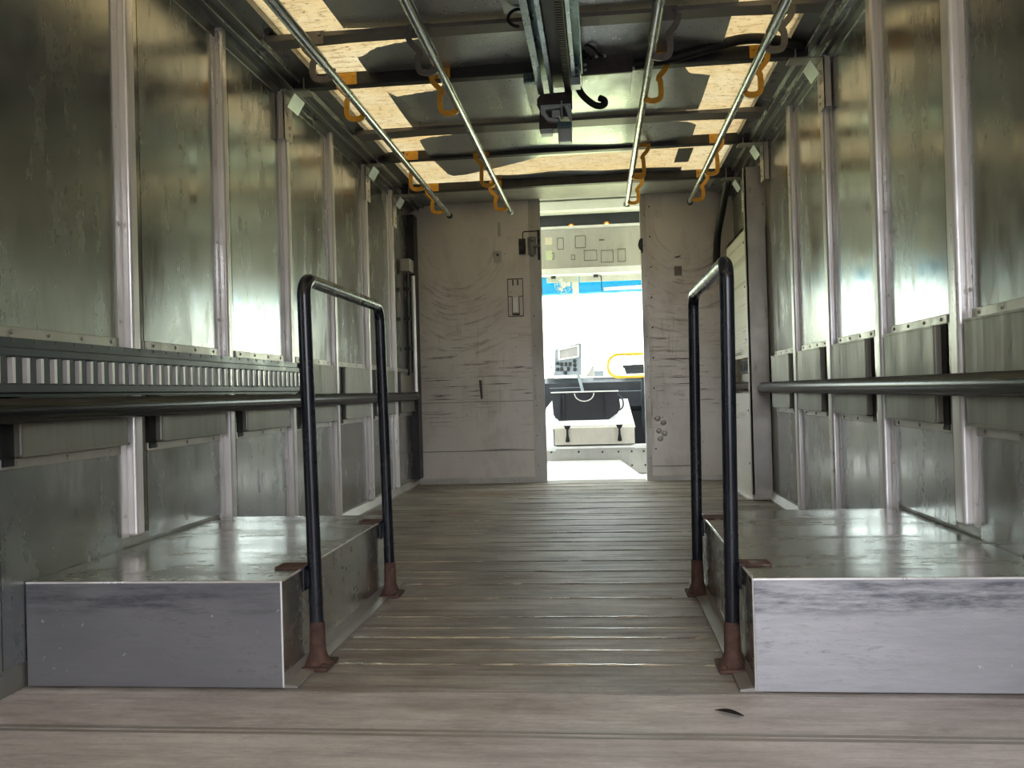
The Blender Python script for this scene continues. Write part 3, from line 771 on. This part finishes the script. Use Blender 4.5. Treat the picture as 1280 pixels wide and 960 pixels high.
MB().box(.300, .318, YF-.018, YF-.006, 1.58, 1.68, bevel=.002).build('plate', M['blackplastic'], t)
MB().prism([(.302,1.585),(.290,1.60),(.283,1.63),(.290,1.66),(.302,1.675)], 'y', YF-.05, YF-.012).build('pull', M['blackplastic'], t)
m = MB()
m.grid(lambda u, v: (.205+.048*u+.004*v, 1.735-.03*u+.018*v*math.sin(PI*u)-.009*math.sin(PI*u), .004+.007*math.sin(PI*u)*abs(v-.5)), 10, 4, .0012)
tag(m.build('dry_leaf', M['leafdark']), 'small dark dry leaf lying on the floor before the right wheel box', 'leaf')

# ------------------------------------------------------------------ cab beyond the doorway
CY = 7.60
struct(MB().box(-1.3, .95, YF+.06, CY+.1, -.06, -.004).build('floor_cab', M['white']))
struct(MB().grid(lambda u, v: (-1.3+2.25*u, YF+.045+(CY-YF)*v, 2.13-.02*v), 2, 4, .02).build('ceiling_cab', M['offwhite']))
wf = struct(MB().box(-1.3, .95, 6.70, 6.72, 1.585, 1.905).build('wall_front', M['cabgrey']))
MB().box(-1.3, .95, 6.685, 6.705, 1.893, 1.912).build('header_lip', M['white'], wf)
MB().box(-1.3, .95, 6.86, 6.90, 1.90, 2.05).build('dark_recess', M['slate'], wf)
MB().box(-1.3, .95, 6.69, 6.90, 2.035, 2.11, bevel=.01).build('upper_trim', M['offwhite'], wf)
MB().box(-1.3, .95, 6.69, 6.76, 1.540, 1.588, bevel=.004).build('lower_trim', M['white'], wf)
m = MB()
def outline(x0, x1, z0, z1, w=.003):
    for a in ((x0,x1,z0,z0+w),(x0,x1,z1-w,z1),(x0,x0+w,z0,z1),(x1-w,x1,z0,z1)): m.box(a[0],a[1],6.697,6.70,a[2],a[3])
outline(-.305,-.255,1.735,1.825); outline(-.165,-.085,1.74,1.835); outline(-.10,.0,1.64,1.72); outline(.03,.125,1.62,1.715)
outline(.16,.22,1.62,1.72); outline(.02,.06,1.79,1.80); outline(-.36,-.33,1.66,1.71); outline(-.20,-.17,1.65,1.69)
m.build('worn_outlines', M['mark'], wf)
tag(MB().box(-.398,-.342,6.696,6.70,1.775,1.832).build('sticker', M['cream']), 'cream rectangular sticker on the cab header, upper at its left end', 'sticker')
tag(MB().box(-.396,-.348,6.696,6.70,1.655,1.730).build('sticker', M['greenst']), 'pale green sticker on the cab header, below the cream one', 'sticker')
for xx, zz, wh in ((-.197,1.940,'left'), (.083,1.945,'right')):
    t = thing('marker_lamp', (xx, 6.86, zz), 'small glowing amber marker lamp above the cab header, %s of the pair' % wh, 'lamp', 'amber marker lamps')
    MB().lathe((xx, 6.86, zz), (0,-1,0), [(0,.026),(.01,.024),(.018,.014)], 14).build('lens', M['amber'], t, 40)
    MB().lathe((xx, 6.842, zz), (0,-1,0), [(0,.010),(.004,.009),(.008,.003)], 10).build('bulb', M['lamp'], t)
# windscreen
w1 = struct(MB().box(-1.3, .95, CY-.01, CY+.05, 1.64, 1.74).box(-1.3, .95, CY-.01, CY+.05, .60, .70).box(-1.3,-1.22,CY-.01,CY+.05,.7,1.65).box(.87,.95,CY-.01,CY+.05,.7,1.65).build('window_1', M['offwhite']))
MB().box(-1.22, .87, CY+.02, CY+.026, .70, 1.64).build('pane', M['glass'], w1)
MB().box(-1.22, .87, CY+.008, CY+.010, 1.46, 1.64).build('blue_sunband', M['tint'], w1)
m = MB().hexa([(-.205,CY-.03,.75),(-.180,CY-.03,.75),(-.180,CY,.75),(-.205,CY,.75),(-.225,CY-.03,1.65),(-.165,CY-.03,1.65),(-.165,CY,1.65),(-.225,CY,1.65)])
m.build('centre_post', M['offwhite'], w1)
struct(MB().box(-1.3,-1.26,YF+.045,CY,0,.75).box(-1.3,-1.26,YF+.045,CY,1.75,2.13).build('wall_cab_left', M['offwhite']))
struct(MB().box(.91,.95,YF+.045,CY,0,.75).box(.91,.95,YF+.045,CY,1.75,2.13).build('wall_cab_right', M['offwhite']))
struct(MB().box(-1.3,.95,CY+.0,CY+.05,0,.62).build('wall_firewall', M['slate']))
t = thing('sun_visor', (-.0, CY-.1, 1.52), 'grey panel strip with clips above the windscreen in the cab', 'visor')
MB().box(-.44, -.175, CY-.12, CY-.09, 1.578, 1.630, bevel=.003).box(-.155, .6, CY-.12, CY-.09, 1.574, 1.626, bevel=.003).build('strip', M['cabgrey'], t)
MB().box(-.035, .005, CY-.14, CY-.12, 1.610, 1.634).box(-.40,-.36,CY-.14,CY-.12,1.610,1.634).build('clip', M['blackplastic'], t)
m = MB().tube(smoothpath([(.01,CY-.13,1.625),(.03,CY-.13,1.61),(.032,CY-.13,1.51),(.045,CY-.13,1.49)],5), .0035, 8)
tag(m.build('thin_cord', M['blackrubber']), 'thin black cord dangling at the top of the windscreen', 'cord')
tag(MB().hexa([(.05,CY-.09,1.496),(.6,CY-.09,1.50),(.6,CY-.08,1.50),(.05,CY-.08,1.496),(.05,CY-.09,1.522),(.6,CY-.09,1.537),(.6,CY-.08,1.537),(.05,CY-.08,1.522)]).build('white_visor', M['white']), 'white flat visor board at the top right of the windscreen', 'visor')
# wire-guard fan
t = thing('cab_fan', (-.295, 7.45, 1.53), 'small white wire guarded fan hanging at the top left of the windscreen', 'fan')
fc = Vector((-.295, 7.45, 1.555)); m = MB()
for rr, dy in ((.075,0),(.055,-.02),(.032,-.028)):
    m.tube([fc+Vector((rr*math.cos(a), dy, rr*math.sin(a))) for a in [2*PI*k/20 for k in range(21)]], .0025, 6)
for k in range(10):
    a = 2*PI*k/10; m.tube([fc+Vector((.075*math.cos(a),0,.075*math.sin(a))), fc+Vector((.055*math.cos(a),-.02,.055*math.sin(a))), fc+Vector((.008*math.cos(a),-.03,.008*math.sin(a)))], .002, 6)
m.build('guard', M['cabgrey'], t)
m = MB().lathe(fc, (0,-1,0), [(-.02,.025),(.0,.022),(.02,.012)], 12)
for k in range(3):
    a = 2*PI*k/3; u = Vector((math.cos(a),0,math.sin(a))); v = Vector((-math.sin(a),.3,math.cos(a)))
    m.hexa([fc+u*.015-v*.012, fc+u*.06-v*.02, fc+u*.06+v*.02, fc+u*.015+v*.012]+[q+Vector((0,.003,0)) for q in (fc+u*.015-v*.012, fc+u*.06-v*.02, fc+u*.06+v*.02, fc+u*.015+v*.012)])
m.build('blades', M['offwhite'], t)
MB().tube([fc+Vector((0,.02,0)), (-.285,CY-.126,1.60)], .008, 8).build('arm', M['cabgrey'], t)
# dash
t = thing('dashboard', (0, 7.3, .5), 'long black dashboard body under the windscreen', 'dashboard')
m = MB().prism([(7.12,.50),(7.12,.70),(7.22,.745),(CY-.005,.735),(CY-.005,.45)], 'x', -1.24, .90)
m.build('body', M['slate'], t)
MB().box(-.06, .9, 7.20, CY-.005, .737, .752, bevel=.003).build('ledge', M['white'], t)
m = MB()
for a, b, c, d in ((-.12,.10,.60,.605),(.12,.36,.62,.625),(-.42,-.15,.66,.665)): m.box(a,b,7.117,7.122,c,d)
m.build('seams', M['dashgrey'], t)
MB().box(-1.22, -1.0, 7.35, CY-.005, -.003, .46).box(.70, .88, 7.35, CY-.005, -.003, .46).build('pedestal', M['slate'], t)
t = thing('instrument_panel', (-.27, 7.25, .77), 'upright grey instrument panel with screen and switches at the cab doorway left', 'instrument panel')
def tilt(p):  # leaning back and twisted a little toward the driver
    x, y, z = p; return (x, y+.18*(z-.77)-.10*(x+.27), z)
class TB(MB):
    def build(self, *a, **k):
        for v in self.bm.verts: v.co = tilt(v.co)
        return MB.build(self, *a, **k)
m = TB(); m.prism([(-.385,.765),(-.155,.765),(-.150,1.035),(-.19,1.03),(-.375,.985)], 'y', 7.22, 7.27); m.build('case', M['dashgrey'], t)
m = TB(); m.prism([(-.335,.905),(-.185,.925),(-.185,1.005),(-.335,.975)], 'y', 7.212, 7.222); m.build('screen', M['screen'], t)
m = TB()
for a in ((-.345,.893,.985,0),): pass
m.prism([(-.348,.893),(-.172,.915),(-.172,.928),(-.348,.906)], 'y', 7.205, 7.221); m.prism([(-.348,.893),(-.335,.893),(-.335,.985),(-.348,.982)], 'y', 7.205, 7.221)
m.prism([(-.185,.915),(-.172,.915),(-.172,1.02),(-.185,1.015)], 'y', 7.205, 7.221); m.prism([(-.348,.975),(-.172,1.008),(-.172,1.02),(-.348,.986)], 'y', 7.205, 7.221)
m.build('bezel', M['offwhite'], t)
m = TB()
for xx, zz in ((-.21,.885),(-.21,.85),(-.21,.815),(-.355,.87),(-.355,.82),(-.29,.79)): m.lathe((xx, 7.222, zz), (0,-1,0), [(0,.017),(.012,.014),(.02,.008)], 10)
for xx, zz in ((-.32,.86),(-.285,.86),(-.32,.82),(-.265,.82),(-.25,.86)): m.box(xx-.012, xx+.012, 7.212, 7.222, zz-.017, zz+.017, bevel=.002)
m.build('switches', M['slate'], t)
t = thing('switch_stalk', (-.42, 7.2, .76), 'cluster of pale levers and switches left of the instrument panel', 'levers')
m = MB()
for xx, zz in ((-.435,.90),(-.415,.86),(-.395,.92)):
    m.tube([(xx,7.25,.745),(xx+.01,7.24,zz)], .006, 8)
m.build('lever', M['dashgrey'], t)
MB().hexa([(-.445,7.22,.745),(-.385,7.22,.745),(-.385,7.30,.745),(-.445,7.30,.745),(-.44,7.24,.83),(-.39,7.24,.84),(-.39,7.29,.84),(-.44,7.29,.83)]).build('block', M['offwhite'], t)
m = MB().hexa([(-.155,7.05,.61),(-.130,7.05,.61),(-.130,7.07,.61),(-.155,7.07,.61),(-.195,7.10,.775),(-.170,7.10,.775),(-.170,7.115,.775),(-.195,7.115,.775)])
m.box(-.157,-.128,7.05,7.125,.585,.615)
tag(m.build('gear_lever', M['dashgrey']), 'slanted grey lever in front of the dashboard behind the black bin', 'lever')
m = MB(); m.prism([(.185,.838),(.46,.845),(.46,.822),(.19,.815)], 'y', 7.24, 7.38); m.prism([(.20,.815),(.44,.82),(.44,.765),(.215,.765)], 'y', 7.25, 7.37)
tag(m.build('dash_tray', M['slate']), 'dark plastic tray standing on the right of the dashboard ledge', 'tray')
tag(MB().box(-.05,.03,7.35,7.42,.753,.80,bevel=.004).build('grey_block', M['dashgrey']), 'grey block on the dashboard ledge behind the black bin', 'block')
tag(MB().box(.035,.17,7.40,7.45,.753,.80,bevel=.004).build('paper_stack', M['offwhite']), 'pale papers lying on the dashboard ledge inside the yellow rail loop', 'papers')
m = MB().hexa([(-.13,CY-.08,.753),(-.05,CY-.08,.753),(-.05,CY-.07,.753),(-.13,CY-.07,.753),(-.06,CY-.07,.86),(-.05,CY-.07,.86),(-.05,CY-.06,.86),(-.06,CY-.06,.86)])
tag(m.build('pale_wedge', M['cabgrey']), 'pale triangular wedge leaning at the windscreen foot right of the instrument panel', 'wedge')
m = MB().tube(fillet([(.55,6.9,.915),(.062,6.9,.915),(.062,6.9,.735),(.33,6.9,.735),(.40,6.88,.715),(.55,6.88,.715)], .085, 10), .0125, 12)
rr = tag(m.build('grab_rail', M['yellowrail'], None, 60), 'bright yellow looped grab rail in the cab at the doorway right', 'grab rail')
MB().tube([(.335,6.9,.725),(.335,6.9,-.004)], .018, 10).build('post', M['slate'], rr)
# engine cover, bin
t = thing('engine_cover', (-.06, 6.9, -.004), 'white and bare metal engine cover box in the cab floor centre', 'engine cover')
m = MB().hexa([(-.385,6.66,.345),(.255,6.66,.345),(.235,7.10,.345),(-.42,7.10,.345),(-.375,6.66,.372),(.245,6.66,.372),(.215,7.08,.56),(-.40,7.08,.56)])
m.hexa([(-.47,6.70,.20),(-.37,6.64,.20),(-.37,7.1,.20),(-.47,7.1,.20),(-.45,6.75,.40),(-.375,6.665,.37),(-.40,7.08,.56),(-.45,7.08,.50)])
m.build('lid', M['white'], t)
m = MB().box(-.36,.245,6.60,6.70,.225,.352,bevel=.004); m.build('front_panel', M['cabalu'], t)
m = MB().box(-.44,-.355,6.60,6.74,.18,.215).box(.245,.36,6.60,6.74,.19,.215).box(-.44,.40,6.59,6.72,.196,.212); m.build('ledge', M['white'], t)
MB().box(-.45,.45,6.62,6.72,.0,.196).build('base', M['cabgrey'], t)
m = MB()
for xx, zz in ((-.39,.17),(-.18,.17),(.0,.165),(.12,.165),(.22,.165),(.31,.165),(.22,.06),(.32,.06)): m.lathe((xx,6.62,zz), (0,-1,0), [(0,.008),(.003,.007),(.006,.002)], 8)
m.build('bolts', M['brownsteel'], t)
for xx in (-.262, .132):
    m = MB().prism([(xx-.026,.372),(xx+.026,.372),(xx+.018,.352),(xx+.007,.340),(xx+.008,.30),(xx+.017,.255),(xx+.012,.246),(xx-.012,.246),(xx-.017,.255),(xx-.008,.30),(xx-.007,.340),(xx-.018,.352)], 'y', 6.582, 6.597)
    m.build('rubber_latch', M['blackrubber'], t)
m = MB().hexa([(-.42,6.16,-.003),(.30,6.16,-.003),(.24,6.55,-.003),(-.42,6.55,-.003),(-.42,6.16,.003),(.30,6.16,.003),(.13,6.60,.105),(-.42,6.60,.105)])
tag(m.build('kick_ramp', M['white']), 'white sloping step plate on the cab floor just inside the doorway', 'step plate')
t = thing('storage_bin', (-.12, 6.85, .42), 'black plastic storage bin with a thumb cutout on the engine cover', 'bin')
m = MB()
fp = [(-.385,.620),(.132,.625),(.148,.50),(.125,.455),(.055,.408),(-.325,.400),(-.372,.450)]
A = [m.bm.verts.new((x, 6.735+.12*(z-.40), z)) for x, z in fp]; B = [m.bm.verts.new((x, 7.01, max(z, .545))) for x, z in fp]
m._face(A[::-1]); m._face(B)
for q in range(7): m._face([A[q], A[(q+1)%7], B[(q+1)%7], B[q]])
m.build('body', M['blackplastic'], t)
m = MB().box(-.390,.136,6.752,7.03,.621,.631,bevel=.003); m.build('rim', M['offwhite'], t)
m = MB(); m.tube([(-.13+.075*math.cos(a), 6.752+.0*a, .615-.062*math.sin(a)) for a in [PI*k/14 for k in range(15)]], .004, 8)
m.build('cutout_rim', M['offwhite'], t)
m = MB().box(-.295,-.285,6.725,6.76,.41,.61).box(-.06+.09,.035,6.725,6.76,.44,.61)
m.build('front_ribs', M['slate'], t)
m = MB().hexa([(-.36,6.71,.43),(-.32,6.71,.41),(-.32,6.73,.41),(-.36,6.73,.43),(-.375,6.735,.60),(-.31,6.735,.60),(-.31,6.75,.60),(-.375,6.75,.60)])
m.build('side_pocket', M['slate'], t)
m = MB().tube(smoothpath([(.125,6.76,.60),(.165,6.75,.56),(.165,6.75,.50),(.12,6.76,.47)],6), .006, 8); m.build('side_handle', M['slate'], t)

# ------------------------------------------------------------------ daylight
wd = bpy.data.worlds.new('daylight'); S.world = wd; wd.use_nodes = True
nt = wd.node_tree; nt.nodes.clear()
out = nt.nodes.new('ShaderNodeOutputWorld'); bg = nt.nodes.new('ShaderNodeBackground')
tc = nt.nodes.new('ShaderNodeTexCoord'); sp = nt.nodes.new('ShaderNodeSeparateXYZ'); nt.links.new(tc.outputs['Generated'], sp.inputs[0])
def mr(s, a, b, c, d):
    n = nt.nodes.new('ShaderNodeMapRange'); nt.links.new(s, n.inputs[0])
    for i, v in enumerate((a,b,c,d)): n.inputs[i+1].default_value = v
    return n.outputs[0]
def mixc(f, a, b):
    n = nt.nodes.new('ShaderNodeMix'); n.data_type = 'RGBA'; nt.links.new(f, n.inputs[0])
    for i, v in ((6,a),(7,b)):
        if isinstance(v, bpy.types.NodeSocket): nt.links.new(v, n.inputs[i])
        else: n.inputs[i].default_value = (*v, 1)
    return n.outputs[2]
FRONT_SKY, FRONT_GROUND, REAR_SKY, REAR_GROUND = (4.9,5.4,5.5), (3.6,3.9,2.0), (3.9,4.0,4.4), (.55,.53,.56)
up = mr(sp.outputs[2], -.02, .15, 0, 1)
fr = mixc(up, FRONT_GROUND, FRONT_SKY); re = mixc(up, REAR_GROUND, REAR_SKY)
col = mixc(mr(sp.outputs[1], -.3, .3, 0, 1), re, fr)
col = mixc(mr(sp.outputs[2], .6, .9, 0, 1), col, (2.2,2.4,2.7))
nt.links.new(col, bg.inputs[0]); bg.inputs[1].default_value = 1.0; nt.links.new(bg.outputs[0], out.inputs[0])

def portal(name, loc, rot, sx, sy):
    l = bpy.data.lights.new(name, 'AREA'); l.shape = 'RECTANGLE'; l.size = sx; l.size_y = sy; l.cycles.is_portal = True
    o = bpy.data.objects.new(name, l); COL.objects.link(o); o.location = loc; o.rotation_euler = rot
portal('windscreen_portal', (-.175, CY+.04, 1.14), (-PI/2, 0, 0), 2.1, .9)
portal('rear_portal', (.41, YB-.01, .95), (PI/2, 0, 0), 1.12, 1.9)
portal('cab_left_portal', (-1.30, 6.85, 1.25), (0, -PI/2, 0), 1.0, 1.5)
portal('cab_right_portal', (.95, 6.85, 1.25), (0, PI/2, 0), 1.0, 1.5)
sn = bpy.data.lights.new('sun', 'SUN'); sn.energy = 3.0; sn.angle = math.radians(12); sn.color = (1,.95,.86)
so = bpy.data.objects.new('sun', sn); COL.objects.link(so); so.location = (0,3,6); so.rotation_euler = (math.radians(6), math.radians(5), 0)

# ------------------------------------------------------------------ camera (solved from the photograph's vanishing points)
YW, PT, RL, FPX = .1022, .0093, .0275, 1080.0
def cam_dir(u, v, w):
    Y = w*math.cos(PT)-v*math.sin(PT); Z = w*math.sin(PT)+v*math.cos(PT)
    return Vector((u*math.cos(YW)-Y*math.sin(YW), u*math.sin(YW)+Y*math.cos(YW), Z))
cr, sr = math.cos(RL), math.sin(RL)
rt, upv, bk = cam_dir(cr,-sr,0), cam_dir(sr,cr,0), -cam_dir(0,0,1)
cd = bpy.data.cameras.new('camera'); cd.sensor_width = 36; cd.lens = FPX/1280*36; cd.clip_start = .02
cam = bpy.data.objects.new('camera', cd); COL.objects.link(cam)
cam.matrix_world = Matrix(((rt.x,upv.x,bk.x,0),(rt.y,upv.y,bk.y,0),(rt.z,upv.z,bk.z,.64),(0,0,0,1)))
S.camera = cam

S.view_settings.view_transform = 'Standard'; S.view_settings.look = 'None'
S.view_settings.gamma = 1; S.view_settings.use_curve_mapping = False; S.view_settings.exposure = 1.1
S.cycles.use_denoising = True
S.cycles.max_bounces = 10; S.cycles.diffuse_bounces = 5; S.cycles.glossy_bounces = 6; S.cycles.transparent_max_bounces = 8
S.cycles.sample_clamp_indirect = 6.0; S.cycles.caustics_reflective = True
